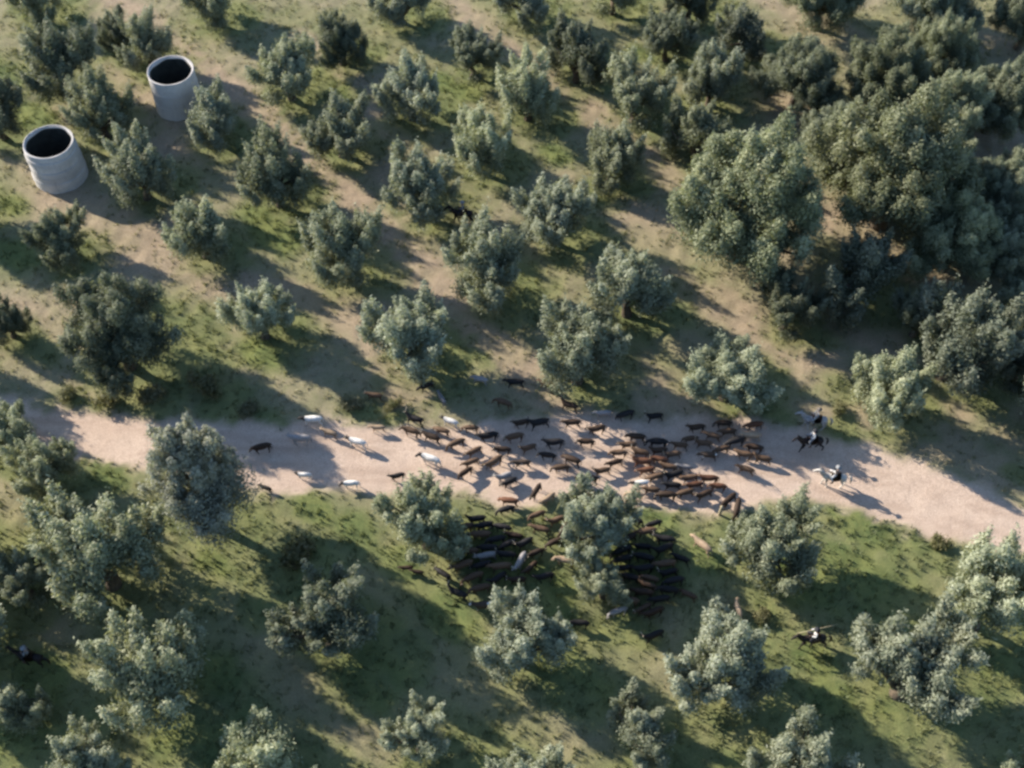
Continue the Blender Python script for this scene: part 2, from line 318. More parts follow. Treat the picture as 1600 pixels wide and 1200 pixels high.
OL, OB, OK, GR, SH = 'olive', 'blue_olive', 'oak', 'grey_tall', 'bush'
TREES = [  # x, y, crown width px, kind, label
    (85, 97, 112, OB, 'dark olive tree behind the ringed tank, beside the bright green grass strip'),
    (150, 168, 98, OL, 'silvery olive tree standing midway between the two round tanks'),
    (-12, 175, 85, OB, 'dark olive tree cut by the picture edge beside bright green grass'),
    (215, 262, 104, OL, 'olive tree whose crown touches the shadow of the ringed tank'),
    (328, 178, 92, OL, 'olive tree hiding the foot of the smooth tank beside the earth track'),
    (228, 72, 86, OL, 'pale olive tree directly behind the rim of the smooth tank'),
    (178, 50, 60, OB, 'small dark olive at the far end between tank and corner olive'),
    (448, 108, 104, OL, 'olive tree across the earth track from the smooth tank'),
    (530, 62, 84, OB, 'dark olive in the far row, throwing shade toward the earth track row'),
    (530, 198, 96, OL, 'round olive tree with a wide dark shadow just across the earth track'),
    (428, 272, 104, OL, 'sparse upright olive on the tank side of the earth track'),
    (642, 138, 108, OL, 'pale feathery olive with green undergrowth in its shade, far row'),
    (738, 82, 84, OB, 'dark olive beside the small yellow-green patch in the far rows'),
    (826, 142, 100, OL, 'tall pale olive beside a pinkish bare strip in the far rows'),
    (902, 82, 98, OB, 'dark olive in the far row with bare pink soil before it'),
    (745, 222, 98, OL, 'olive tree one row behind the rider in the upper grove'),
    (655, 290, 104, OL, 'olive tree shading the lone rider in the upper grove'),
    (866, 328, 110, OL, 'olive tree with deep green shade beside the oval yellow-green patch'),
    (955, 242, 88, OL, 'slim olive tree just above the oval yellow-green patch'),
    (310, 358, 98, OL, 'olive tree on bare tan ground before the bright green patch'),
    (530, 388, 112, OL, 'broad olive tree beside the middle stretch of the earth track'),
    (90, 368, 88, OB, 'small dark olive below the ringed tank'),
    (992, 142, 108, OL, 'olive with ragged double crown next to the woodland edge'),
    (1115, 118, 100, OL, 'bright yellowish olive standing against the far woodland'),
    (1090, 208, 92, OL, 'olive tree squeezed against the biggest woodland crown'),
    (766, 422, 118, OL, 'loose plumed olive just below the rider in the upper grove'),
    (405, 488, 98, OL, 'thin pale olive with a yellow-green patch at its foot'),
    (640, 522, 130, OL, 'large olive with black cattle resting at its foot above the road'),
    (985, 442, 122, OL, 'lumpy olive tree below the oval patch, next to the big woodland crown'),
    (905, 548, 128, OL, 'many-lobed olive directly above the herd on the road'),
    (1143, 575, 126, OL, 'twin-lobed olive tree above the brown cattle on the road'),
    (1393, 608, 108, OL, 'bright sunlit olive tree on the verge above the riders'),
    (1232, 478, 92, OB, 'shaded olive tree at the foot of the biggest woodland crown'),
    (178, 508, 200, OK, 'broad dark evergreen oak on the verge above the dirt road'),
    (8, 500, 66, OB, 'small dark tree at the picture edge beside the broad evergreen oak'),
    (1350, 425, 128, OB, 'dark tree lying in the woodland shadow beside bare tan soil'),
    (1500, 530, 150, OB, 'dark grey-green tree in full shade behind the sunlit verge olive'),
    (1172, 305, 262, OK, 'biggest woodland tree, a sunlit many-lobed crown at the grove edge'),
    (1408, 252, 262, OK, 'wide woodland tree with pale sunlit crown behind the bare tan strip'),
    (1252, 108, 146, OK, 'far woodland tree with pale crown next to the bright yellowish olive'),
    (1390, 112, 158, OK, 'far dark woodland tree between two paler crowns'),
    (1562, 150, 138, OK, 'bright lumpy tree in the far corner of the woodland'),
    (1500, 362, 165, OK, 'shaded woodland tree in front of the wide pale-crowned one'),
    (1585, 385, 130, OK, 'dark woodland tree cut by the picture edge near the shaded tree'),
    (1602, 470, 70, OL, 'small pale olive half cut by the picture edge below the woodland'),
    (1602, 262, 96, OK, 'sunlit tree cut by the picture edge below the bright lumpy corner tree'),
    (1045, 55, 84, OB, 'dark olive in the far row behind the ragged double-crowned olive'),
    (1165, 50, 90, OB, 'dark tree at the woodland tip behind the bright yellowish olive'),
    (298, 742, 190, GR, 'tall grey-green tree standing over the near edge of the dirt road'),
    (68, 735, 94, OL, 'olive tree with a bare dark trunk below the dirt road'),
    (8, 672, 84, OL, 'olive tree cut by the picture edge at the dirt road side'),
    (148, 862, 176, OL, 'wide spreading olive with forked trunk on bare earth below the road'),
    (30, 905, 96, OL, 'olive tree at the picture edge touching the wide spreading olive'),
    (236, 1045, 168, OL, 'large olive in the near corner with a deep shadow beside it'),
    (16, 1100, 96, OL, 'pale olive in the near corner beneath the shaded horse rider'),
    (508, 968, 142, OB, 'blue-grey olive tree standing alone in the shade of the grey-green tree'),
    (462, 868, 104, SH, 'dark leafy bush with yellowish tips below the grey-green tree'),
    (664, 812, 130, OL, 'olive tree at the near road edge shading cattle beneath it'),
    (932, 815, 128, OL, 'tall olive rising from the middle of the packed shaded cattle'),
    (945, 908, 84, OL, 'small pale olive at the foot of the tall one among cattle'),
    (818, 1000, 138, OL, 'double-topped olive standing below the packed shaded cattle'),
    (1214, 850, 132, OL, 'rounded olive on the green verge just below the white horse'),
    (1130, 1035, 162, OL, 'wide loose olive in the near rows by the tan cow'),
    (1428, 1045, 165, OL, 'bright olive with one tall spike in the near rows'),
    (1552, 932, 160, OL, 'broad hazy olive beside the near road edge under the bend'),
    (1000, 1140, 104, OL, 'pale olive crown peeping up at the near picture edge'),
    (652, 1150, 96, OL, 'small pale olive top at the near edge beneath the blue-grey olive'),
    (1312, 205, 140, OK, 'pale woodland crown wedged between the biggest tree and the wide pale one'),
    (1492, 165, 140, OK, 'dark woodland crown in front of the bright lumpy corner tree'),
    (1556, 292, 130, OK, 'dark woodland crown filling the gap beside the wide pale-crowned tree'),
    (1440, 490, 84, OB, 'small dark tree at the woodland foot below the bare tan strip'),
    (1602, 560, 96, OB, 'dark shaded tree at the picture edge above the road bend'),
    (1592, 345, 120, OK, 'woodland crown at the picture edge between two darker crowns'),
    (1470, 75, 130, OK, 'far woodland crown at the back between dark and bright lumpy trees'),
    # beyond the photographed strip
    (48, -15, 92, OL, 'olive in the farthest row behind the dark corner olive'),
    (330, -5, 92, OL, 'olive in the farthest row behind the smooth tank, by the earth track'),
    (625, -8, 92, OL, 'olive in the farthest row behind the feathery far-row olive'),
    (820, -8, 90, OL, 'olive in the farthest row between two dark far-row olives'),
    (960, -20, 86, OL, 'slim olive in the farthest row near the woodland tip'),
    (1080, -12, 90, OB, 'dark olive in the farthest row at the woodland tip'),
    (1290, -15, 140, OK, 'dark crown at the very back of the woodland'),
    (1470, -10, 150, OK, 'pale crown at the very back of the woodland'),
    (1610, 25, 120, OK, 'corner crown at the very back of the woodland'),
    (420, 1195, 150, OL, 'olive at the near edge on the dry strip beside the corner olive'),
    (820, 1225, 130, OL, 'olive at the near edge below the double-topped olive'),
    (1250, 1210, 150, OL, 'olive at the near edge below the wide loose olive'),
    (1640, 1215, 130, OL, 'olive at the near corner below the broad hazy olive'),
    (130, 1200, 120, OL, 'olive at the near edge below the large corner olive'),
    (-130, 540, 120, OL, 'olive just beyond the picture edge above the dirt road'),
    (-70, 830, 130, OL, 'olive just beyond the picture edge below the dirt road'),
    (-90, 980, 150, OL, 'olive just beyond the picture edge near the shaded rider'),
    (-80, 300, 100, OL, 'olive just beyond the picture edge beside the ringed tank'),
    (1685, 620, 150, OL, 'olive just beyond the picture edge above the road bend'),
    # verge bushes
    (165, 618, 62, SH, 'low bush under the broad evergreen oak at the road edge'),
    (232, 612, 70, SH, 'yellowish bush at the foot of the oak shadow by the road'),
    (322, 598, 84, SH, 'leafy bush on the verge just above the tall grey-green tree'),
    (390, 635, 56, SH, 'dark low bush in the tree shade above the leading cattle'),
    (98, 612, 50, SH, 'small bush at the road edge where the road leaves the shade'),
    (545, 628, 60, SH, 'dry low bush on the verge above the white leading cows'),
    (612, 632, 46, SH, 'small dry bush beside the horned black cow'),
    (1312, 640, 44, SH, 'dry weed bush on the verge behind the grey horse'),
    (1470, 850, 52, SH, 'weedy bush on the near road edge beside the broad hazy olive'),
    (1190, 960, 50, SH, 'dark weed bush between the tan cow and the lone near rider'),
]

# ------------------------------------------------------------------ ground, road and track: one continuous relief, split by surface
def axis(a, b, st, far):
    c = list(np.arange(a, b+st*.5, st)); lo, hi, d = [], [], st
    x = a
    while x > -far: d *= 1.35; x -= d; lo.append(x)
    d = st; x = b
    while x < far: d *= 1.35; x += d; hi.append(x)
    return np.array(lo[::-1]+c+hi)
tree_w = [(at(x, y, 2.0), wd/pxm(x, y)) for x, y, wd, k, l in TREES if k != OK or x < 300]
SOILW = [(at(x, y).x, at(x, y).y, r/pxm(x, y)*1.15) for x, y, r in SOIL]
GREENW = [(at(x, y).x, at(x, y).y, r/pxm(x, y)*1.1) for x, y, r in GREEN]
def masks(x, y):
    nz = fbm(x*.9, y*.9, 5, 3)-.5; nb = fbm(x*.25, y*.25, 9, 3)-.5
    sdR = poly_sd(x, y, ROAD) + nz*1.6 + nb*1.4
    road = sstep(-.6, .7, sdR)
    dt = line_d(x, y, TRACK) - nz*1.8 - nb*2
    soil = sstep(2.6, .9, dt)*.95
    for Q, hw in BANDS: soil = np.maximum(soil, .85*sstep(hw*1.35, hw*.55, line_d(x, y, Q) - nz*1.2 - nb*1.2))
    strip = fbm((x*.55+y*.83)*.16, (x*.83-y*.55)*.05, 21, 3)      # long streaks that follow the rows
    soil = np.maximum(soil, sstep(.56, .70, strip)*.7)
    for cx, cy, r in SOILW:
        u, v = (x-cx)*.80-(y-cy)*.6, (x-cx)*.6+(y-cy)*.80
        soil = np.maximum(soil, .85*sstep(1.25, .35, np.hypot(u/1.35, v/.85)/r + nz*.5 + nb*.4))
    green = sstep(.52, .68, fbm(x*.12+3, y*.12, 33, 4))*.4
    for cx, cy, r in GREENW:
        u, v = (x-cx)*.80-(y-cy)*.6, (x-cx)*.6+(y-cy)*.80
        green = np.maximum(green, sstep(1.3, .4, np.hypot(u/1.3, v/.85)/r + nz*.45 + nb*.4))
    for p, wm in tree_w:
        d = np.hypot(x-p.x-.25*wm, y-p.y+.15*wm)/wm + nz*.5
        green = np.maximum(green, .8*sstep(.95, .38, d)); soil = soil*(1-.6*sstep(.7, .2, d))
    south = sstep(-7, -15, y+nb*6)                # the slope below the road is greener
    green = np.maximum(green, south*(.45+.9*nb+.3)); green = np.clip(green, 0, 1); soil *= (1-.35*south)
    soil *= (1-green*.75)
    return road, soil, green
MIDR = W([(-500, 628), (0, 655), (200, 688), (400, 712), (600, 716), (800, 715), (1000, 712), (1200, 728), (1400, 772), (1600, 824), (2000, 1000)])
def ruts(x, y):
    d = line_d(x, y, MIDR) + (fbm(x*.3, y*.3, 41, 2)-.5)*1.2
    return np.clip(sstep(.5, .12, np.abs(d-.95))+.7*sstep(.4, .1, np.abs(d-1.9)), 0, 1)*sstep(.3, .6, fbm(x*.35, y*.35, 43, 2))
def height(x, y, road=None):
    x = np.atleast_1d(np.asarray(x, float)); y = np.atleast_1d(np.asarray(y, float))
    if road is None: road = sstep(-.6, .7, poly_sd(x, y, ROAD))
    big = (fbm(x*.05, y*.05, 2, 2)-.5)*.5
    fine = (fbm(x*1.1, y*1.1, 3, 2)-.5)*.22 + (vnoise(x*2.3, y*2.3, 4)-.5)*.07
    return big + fine*(1-.75*road) - .10*road
def hz(x, y): return float(height(x, y)[0])

gx, gy = axis(-82, 82, .4, 1500), axis(-58, 92, .4, 1500)
X, Y = np.meshgrid(gx, gy); xs, ys = X.ravel(), Y.ravel()
mr, ms, mg = masks(xs, ys)
far_fade = np.clip(1-(np.maximum(np.abs(xs)-90, 0)+np.maximum(np.abs(ys-15)-90, 0))/60, 0, 1)
zs = height(xs, ys, mr)*far_fade
VG = np.stack([xs, ys, zs], 1)
nx, ny = len(gx), len(gy)
ii, jj = np.meshgrid(np.arange(nx-1), np.arange(ny-1)); a0 = (jj*nx+ii).ravel()
FG = np.stack([a0, a0+1, a0+1+nx, a0+nx], 1)
fr = mr[FG].mean(1); ft = line_d(xs[FG].mean(1), ys[FG].mean(1), TRACK)
cls = np.where(fr > .5, 1, np.where(ft < 2.0, 2, 0))
mask = np.stack([mr, ms, mg, np.ones_like(mr)], 1); rut = ruts(xs, ys)
for c, nm in ((0, 'ground'), (1, 'dirt_road'), (2, 'earth_track')):
    F = FG[cls == c]; used, inv = np.unique(F, return_inverse=True)
    me = mesh_np(nm, VG[used], inv.reshape(F.shape), {'mask': mask[used], 'rut': rut[used]}, smooth=True)
    tag(obj(nm, me, M_ground), {'ground': 'dry and green grass with bare soil under the olive trees', 'dirt_road': 'pale pinkish dirt road crossing the grove under the herd',
        'earth_track': 'narrow brown earth track between olive rows'}[nm], kind='structure')

# ------------------------------------------------------------------ grass: tufts over the whole grove floor
rng = np.random.default_rng(7)
def grass():
    n = 44000
    x = rng.uniform(-66, 66, n); y = rng.uniform(-44, 66, n)
    r, s, g = masks(x, y); cl = fbm(x*.5, y*.5, 71, 3)
    keep = rng.random(n) < np.clip((1-r*1.15)*(1-.75*s)*(.25+.5*g+1.6*np.clip(cl-.45, 0, 1)), 0, 1)
    x, y, g, s = x[keep], y[keep], g[keep], s[keep]; z = height(x, y); n = len(x)
    V, T = [], []
    for b in range(6):
        a = rng.uniform(0, 2*np.pi, n); h = rng.uniform(.10, .34, n)*(1+.5*g); w_ = rng.uniform(.035, .075, n)
        ox, oy = rng.normal(0, .14, n), rng.normal(0, .14, n); lx, ly = rng.normal(0, .13, n), rng.normal(0, .13, n)
        bx, by = x+ox, y+oy
        V.append(np.stack([np.stack([bx-np.cos(a)*w_, by-np.sin(a)*w_, z-.03], 1), np.stack([bx+np.cos(a)*w_, by+np.sin(a)*w_, z-.03], 1), np.stack([bx+lx, by+ly, z+h], 1)], 1))
        T.append(np.repeat(np.clip(.95-.8*g+rng.normal(0, .12, n), 0, 1)[:, None], 3, 1))
    V = np.concatenate(V).reshape(-1, 3); T = np.concatenate(T).ravel()
    return mesh_np('grass', V, np.arange(len(V)).reshape(-1, 3), {'tint': T})
tag(obj('grass', grass(), M_grass), 'tufts of green and dry grass covering the grove floor', 'grass', kind='stuff')

# ------------------------------------------------------------------ trees
def leaf_cloud(name, clumps, per, L, Wd, seed, up=.5):
    """clumps: (centre, radii, tint[, axis]); leaves face away from the heart of their clump"""
    g = np.random.default_rng(seed); P, A, T, Q = [], [], [], []
    for cl in clumps:
        c, r, ct = cl[:3]
        n = int(per*g.uniform(.8, 1.2)*(r[0]*r[2])/(.7*.8))
        d = g.normal(size=(n, 3)); d /= np.linalg.norm(d, axis=1, keepdims=True)
        rad = g.random(n)**(1/2.4)*(1+g.normal(0, .20, n)); d_ = d*rad[:, None]*np.array(r)
        if len(cl) > 3:                          # a plume that narrows toward its tip
            ax = np.array(cl[3]); t = d_[:, 2]/r[2]; k = np.clip(1-.42*(t+.3), .25, 1.15)
            d_[:, 0] *= k; d_[:, 1] *= k
            d_ = np.stack([d_[:, 0]+ax[0]*d_[:, 2], d_[:, 1]+ax[1]*d_[:, 2], d_[:, 2]*ax[2]], 1)
        P.append(np.array(c)+d_); Q.append(d*.9+g.normal(0, .55, (n, 3))+np.array((0, 0, .25)))
        ax = d*.4 + g.normal(0, .6, (n, 3)); ax[:, 2] += up; A.append(ax)
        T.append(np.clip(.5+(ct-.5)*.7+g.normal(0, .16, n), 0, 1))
    P, A, T, Q = np.concatenate(P), np.concatenate(A), np.concatenate(T), np.concatenate(Q)
    Q /= np.linalg.norm(Q, axis=1, keepdims=True)+1e-9
    A -= Q*(A*Q).sum(1, keepdims=True); A /= np.linalg.norm(A, axis=1, keepdims=True)+1e-9
    S = np.cross(Q, A)
    l = (L*g.uniform(.6, 1.35, len(P)))[:, None]; ww = (Wd*g.uniform(.7, 1.3, len(P)))[:, None]
    V = np.stack([P-A*l*.5, P+S*ww-Q*ww*.3, P+A*l*.5, P-S*ww-Q*ww*.3], 1).reshape(-1, 3)
    V[:, 2] = np.maximum(V[:, 2], .08)
    return mesh_np(name, V, np.arange(len(V)).reshape(-1, 4), {'tint': np.repeat(T, 4)})
def limbs(name, trunk_h, r0, tops, seed, fork=None):
    g = random.Random(seed); m = MB(); f = Vector(fork or (g.uniform(-.25, .25), g.uniform(-.25, .25), trunk_h))
    k = Vector((g.uniform(-.15, .15), g.uniform(-.15, .15), trunk_h*.5))
    m.tube([(0, 0, -.25), (0, 0, .02), k*.6, k, f], [r0*1.7, r0*1.35, r0*1.05, r0*.95, r0*.8], 9)
    for t in tops:
        t = Vector(t); mid = f.lerp(t, .5) + Vector((g.uniform(-.2, .2), g.uniform(-.2, .2), g.uniform(-.1, .25)))
        m.tube([f-Vector((0, 0, .15)), f.lerp(mid, .5)+Vector((0, 0, .06)), mid, t], [r0*.55, r0*.45, r0*.3, r0*.10], 6)
    return m.mesh(name)
def olive_clumps(seed, Rr=2.35, H=4.9, lo=.55, n=40):
    g = random.Random(seed); out = []
    nl = g.choice((2, 3, 3, 4)); a0 = g.uniform(0, 6.28)   # main lobes, each carried by a limb
    lobes = [(0, 0, H*.60, .95)] + [(1.25*math.cos(a0+i*6.28/nl+g.uniform(-.4, .4)), 1.25*math.sin(a0+i*6.28/nl+g.uniform(-.4, .4)), H*g.uniform(.38, .66), g.uniform(.85, 1.15)) for i in range(nl)]
    for i in range(n):
        lx, ly, lz, lr = lobes[i % len(lobes)]
        d = Vector((g.gauss(0, 1), g.gauss(0, 1), g.gauss(.35, .9))).normalized()*lr*g.uniform(.55, 1.05)
        z = min(max(lo+.45, lz+d.z*1.15), H-.3); r = g.uniform(.28, .56)
        x, y = lx+d.x, ly+d.y; q = math.hypot(x, y)
        if q > Rr-.45: x *= (Rr-.45)/q; y *= (Rr-.45)/q
        out.append(((x, y, z), (r, r, r*g.uniform(1.4, 2.5)), g.uniform(.2, .85), (d.x*.5/lr, d.y*.5/lr, 1.0)))
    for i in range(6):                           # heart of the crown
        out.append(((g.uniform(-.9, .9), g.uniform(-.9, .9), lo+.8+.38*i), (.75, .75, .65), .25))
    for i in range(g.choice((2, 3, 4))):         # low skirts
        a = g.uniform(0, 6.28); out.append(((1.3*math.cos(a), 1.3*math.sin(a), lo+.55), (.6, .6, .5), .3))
    return out
def oak_clumps(seed, Rr=4.6, H=8.2, lo=1.0, nl=13, per=9):
    g = random.Random(seed); out = []
    for i in range(nl):                          # big billowing lobes with dark clefts between them
        a = i*2.399+g.uniform(-.3, .3); q = Rr*.66*math.sqrt((i+.4)/nl)
        lx, ly = q*math.cos(a), q*math.sin(a); lr = g.uniform(.24, .37)*Rr
        lz = H*(.80-.42*(q/(Rr*.66))**2)+g.uniform(-.9, .5)
        tone = g.uniform(.25, .7)
        for j in range(per):
            d = Vector((g.gauss(0, 1), g.gauss(0, 1), g.gauss(.4, 1))).normalized()*lr*g.uniform(.6, 1.05)
            r = g.uniform(.36, .66)*Rr/4.6+.1
            out.append(((lx+d.x, ly+d.y, max(lo, lz+d.z)), (r, r, r*g.uniform(1.0, 1.6)), min(1, max(0, tone+g.uniform(-.25, .25))), (d.x*.4/lr, d.y*.4/lr, 1)))
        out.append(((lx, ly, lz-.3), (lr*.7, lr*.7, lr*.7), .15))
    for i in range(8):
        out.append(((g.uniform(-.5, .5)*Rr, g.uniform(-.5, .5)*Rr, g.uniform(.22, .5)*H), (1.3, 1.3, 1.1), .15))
    return out
PROTO = {OL: [], OK: [], GR: [], SH: []}
for k in range(10):
    c = olive_clumps(100+k); tops = [q[0] for q in c[2::5]]
    PROTO[OL].append((limbs('trunk', 1.0, .21, tops, k), leaf_cloud('crown', c, 950, .165, .033, 300+k), 2*1.9, 2.35))
for k in range(4):
    c = oak_clumps(500+k); tops = [q[0] for q in c[3::9]]
    PROTO[OK].append((limbs('trunk', 1.7, .36, tops, 40+k), leaf_cloud('crown', c, 760, .175, .038, 600+k, .35), 2*4.5, 4.4))
for k in range(1):
    c = oak_clumps(700+k, 3.1, 9.0, 1.3, 13, 8); tops = [q[0] for q in c[3::7]]
    PROTO[GR].append((limbs('trunk', 2.2, .26, tops, 60+k), leaf_cloud('crown', c, 700, .18, .035, 800+k, .5), 2*3.2, 4.8))
for k in range(4):
    g = random.Random(900+k); c = []
    for i in range(9):
        a = g.uniform(0, 6.28); q = g.uniform(.1, .9); r = g.uniform(.3, .5); c.append(((q*math.cos(a), q*math.sin(a)*.7, g.uniform(.25, .75)), (r, r, r*.95), g.uniform(.2, .9)))
    PROTO[SH].append((limbs('stems', .2, .05, [q[0] for q in c[:5]], 90+k), leaf_cloud('foliage', c, 420, .20, .04, 950+k), 2.4, .5))
cnt = {}
rt = random.Random(5)
for x, y, wd, kind, label in TREES:
    fam = OL if kind == OB else kind; k = cnt.get(fam, 0); cnt[fam] = k+1
    tr, cr, diam, zc = PROTO[fam][k % len(PROTO[fam])]
    s = wd/pxm(x, y, 2)/diam*(.98 if y > 960 or kind == OL and x < 200 and y > 800 else 1.03 if kind == OK else .92 if y < 165 else 1.0)
    p = at(x, y, zc*s); p.z = hz(p.x, p.y)
    sz = s*rt.uniform(.90, 1.06)
    if 'twin-lobed' in label: sz *= .78
    if kind in (OL, OB): s2 = (s*rt.uniform(.94, 1.06), s*rt.uniform(.94, 1.06), sz)
    else: s2 = (s, s, sz)
    e = empty({OL: 'olive_tree', OB: 'olive_tree', OK: 'oak_tree', GR: 'poplar_tree', SH: 'bush'}[kind], p, rt.uniform(0, 6.28), s2)
    a, b = ('stems', 'foliage') if kind == SH else ('trunk', 'crown')
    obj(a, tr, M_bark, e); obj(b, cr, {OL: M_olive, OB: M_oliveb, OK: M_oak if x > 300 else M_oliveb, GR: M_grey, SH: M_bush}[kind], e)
    tag(e, label, 'bush' if kind == SH else 'tree', {OL: 'olive trees in the grove', OB: 'olive trees in the grove', OK: 'oaks and woodland trees', SH: 'verge bushes'}.get(kind))

# ------------------------------------------------------------------ the two round tanks
M_lining = mat_simple('dark_lining', (.022, .026, .022), .9, (.012, .014, .012), 1.5)  # near-black colour over the whole inside of each tank
def mat_tank(name, c, c2):
    m, t, p, out = newmat(name); tc = N(t, 'ShaderNodeTexCoord').outputs['Object']
    mp = N(t, 'ShaderNodeMapping'); mp.inputs['Scale'].default_value = (2.2, 2.2, .22); t.links.new(tc, mp.inputs[0])
    st, bl, fi = noise(t, 1.3, 4, mp.outputs[0]), noise(t, .9, 4, tc), noise(t, 7, 4, tc)
    oi = N(t, 'ShaderNodeObjectInfo'); k = mixc(t, oi.outputs['Random'], c, c2); k = mixc(t, ramp(t, bl, .35, .75), k, c2); k = mixc(t, ramp(t, st, .58, .95), k, (.24, .23, .21)); k = mixc(t, ramp(t, fi, .55, .75), k, mixc(t, 1.0, k, (.72, .72, .70), 'MULTIPLY'))
    t.links.new(k, p.inputs['Base Color']); p.inputs['Roughness'].default_value = .92
    b = N(t, 'ShaderNodeBump'); b.inputs['Strength'].default_value = .6; b.inputs['Distance'].default_value = .05; t.links.new(fi, b.inputs['Height']); t.links.new(b.outputs[0], p.inputs['Normal'])
    return m
M_conc = mat_tank('weathered_concrete', (.58, .555, .53), (.39, .375, .36)); M_conc2 = mat_tank('weathered_render', (.60, .57, .54), (.46, .435, .41))
def tank(px, py, zrim, r_top, r_bot, n, mat, name, label, cat, seed, wall=.2, joint=.02):
    g = random.Random(seed); p = at(px, py, zrim); h0 = hz(p.x, p.y)
    e = empty(name, (p.x, p.y, h0)); hh = zrim/n
    for i in range(n):
        z0, z1 = i*hh - (.3 if i == 0 else 0), (i+1)*hh
        ra, rb = r_bot+(r_top-r_bot)*i/n, r_bot+(r_top-r_bot)*(i+1)/n
        j = g.uniform(-.02, .03)+(joint if i % 2 else 0); c = joint; ph = g.uniform(0, 6.28)
        prof = [(ra+j-c, z0+.004), (ra+j, z0+c), (rb+j, z1-c), (rb+j-c, z1-.004), (rb-wall, z1-.004), (ra-wall, z0+.004)]
        me = MB().lathe(prof, 72, True, wob=lambda a: .02*math.sin(3*a+ph)+.012*math.sin(7*a+ph*2)).mesh('concrete_ring', False)
        obj('concrete_ring', me, mat, e)
    zt = zrim
    obj('rim', MB().lathe([(r_top+.0, zt), (r_top+.005, zt+.05), (r_top-.01, zt+.07), (r_top-.08, zt+.07), (r_top-.10, zt+.05), (r_top-.10, zt)], 72, True, wob=lambda a: .015*math.sin(5*a)+.01*math.sin(11*a+1)).mesh('rim', False), mat, e)
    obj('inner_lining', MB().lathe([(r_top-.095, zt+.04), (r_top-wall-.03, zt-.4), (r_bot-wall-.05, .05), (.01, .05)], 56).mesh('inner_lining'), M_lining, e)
    return tag(e, label, cat, 'round open tanks')
tank(75, 221, 4.6, 2.45, 2.68, 7, M_conc, 'water_tank', 'round grey tank of stacked concrete rings, open at the top', 'tank', 3, joint=.055)
tank(266, 110, 4.7, 2.4, 2.5, 3, M_conc2, 'water_tank', 'smooth pale open tank half hidden by olives beside the earth track', 'tank', 9, joint=.008)

# ------------------------------------------------------------------ cattle
def cow_mesh(name, neck='level', turn=0.0, step=0.0):
    hd = {'level': ((.92, 0, 1.24), (1.16, 0, 1.25), (1.44, 0, 1.05)), 'up': ((.90, 0, 1.36), (1.12, 0, 1.48), (1.38, 0, 1.30)), 'down': ((.98, 0, 1.0), (1.22, 0, .72), (1.40, 0, .42))}[neck]
    def tw(p, k): return (p[0]-abs(turn)*.12*k, turn*.28*k, p[2])
    n1, n2, n3 = tw(hd[0], .4), tw(hd[1], 1.0), tw(hd[2], 1.9)
    V = [(-.25, 0, 1.0, (.34, .39)), (-.75, 0, 1.07, (.27, .31)), (-1.0, 0, 1.12, (.16, .2)), (.3, 0, 1.0, (.32, .38)), (.62, 0, 1.1, (.23, .29)),
         (*n1, (.15, .2)), (*n2, (.125, .135)), (*n3, (.07, .075)),
         (-1.1, 0, 1.14, .045), (-1.19, .02, .85, .03), (-1.17, .03, .5, .045)]
    E = [(0, 1), (1, 2), (0, 3), (3, 4), (4, 5), (5, 6), (6, 7), (2, 8), (8, 9), (9, 10)]
    def leg(par, pts):
        q = par
        for p in pts: V.append(p); E.append((q, len(V)-1)); q = len(V)-1
    for sd_ in (1, -1):
        f, h = step*sd_, -step*sd_
        leg(1, [(-.76, .17*sd_, .80, (.15, .18)), (-.78+h*.4, .18*sd_, .56, .09), (-.90+h*.9, .18*sd_, .42, .062), (-.83+h*1.2, .18*sd_, .12, .048), (-.80+h*1.25, .18*sd_, .02, .058)])
        leg(4, [(.52, .16*sd_, .76, (.11, .13)), (.52+f*.6, .16*sd_, .42, .062), (.50+f*1.1, .16*sd_, .12, .045), (.52+f*1.15, .16*sd_, .02, .055)])
    x = MB(); b = Vector(n2)
    for sd_ in (1, -1):
        x.tube([b+Vector((-.04, .09*sd_, .06)), b+Vector((-.08, .20*sd_, .07)), b+Vector((-.10, .29*sd_, .03))], [.03, .055, .012], 6)
    return skin(name, V, E, 0, 1, x), b
def horn_mesh(spread, rise):
    m = MB()
    for sd_ in (1, -1):
        m.tube([(0, .07*sd_, .09), (.02, .07*sd_+spread*.55*sd_, .12+rise*.15), (.08, .07*sd_+spread*sd_, .12+rise*.55), (.14, .07*sd_+spread*.95*sd_, .12+rise)], [.035, .032, .024, .008], 6)
    return m.mesh('horns')
POSES = [cow_mesh('cow_body', 'level', 0, .14), cow_mesh('cow_body', 'level', .8, -.12), cow_mesh('cow_body', 'down', -.4, .08),
         cow_mesh('cow_body', 'up', -.8, .16), cow_mesh('cow_body', 'level', -.5, -.18), cow_mesh('cow_body', 'down', .6, -.06)]
HORN_S, HORN_L = horn_mesh(.16, .16), horn_mesh(.34, .42)
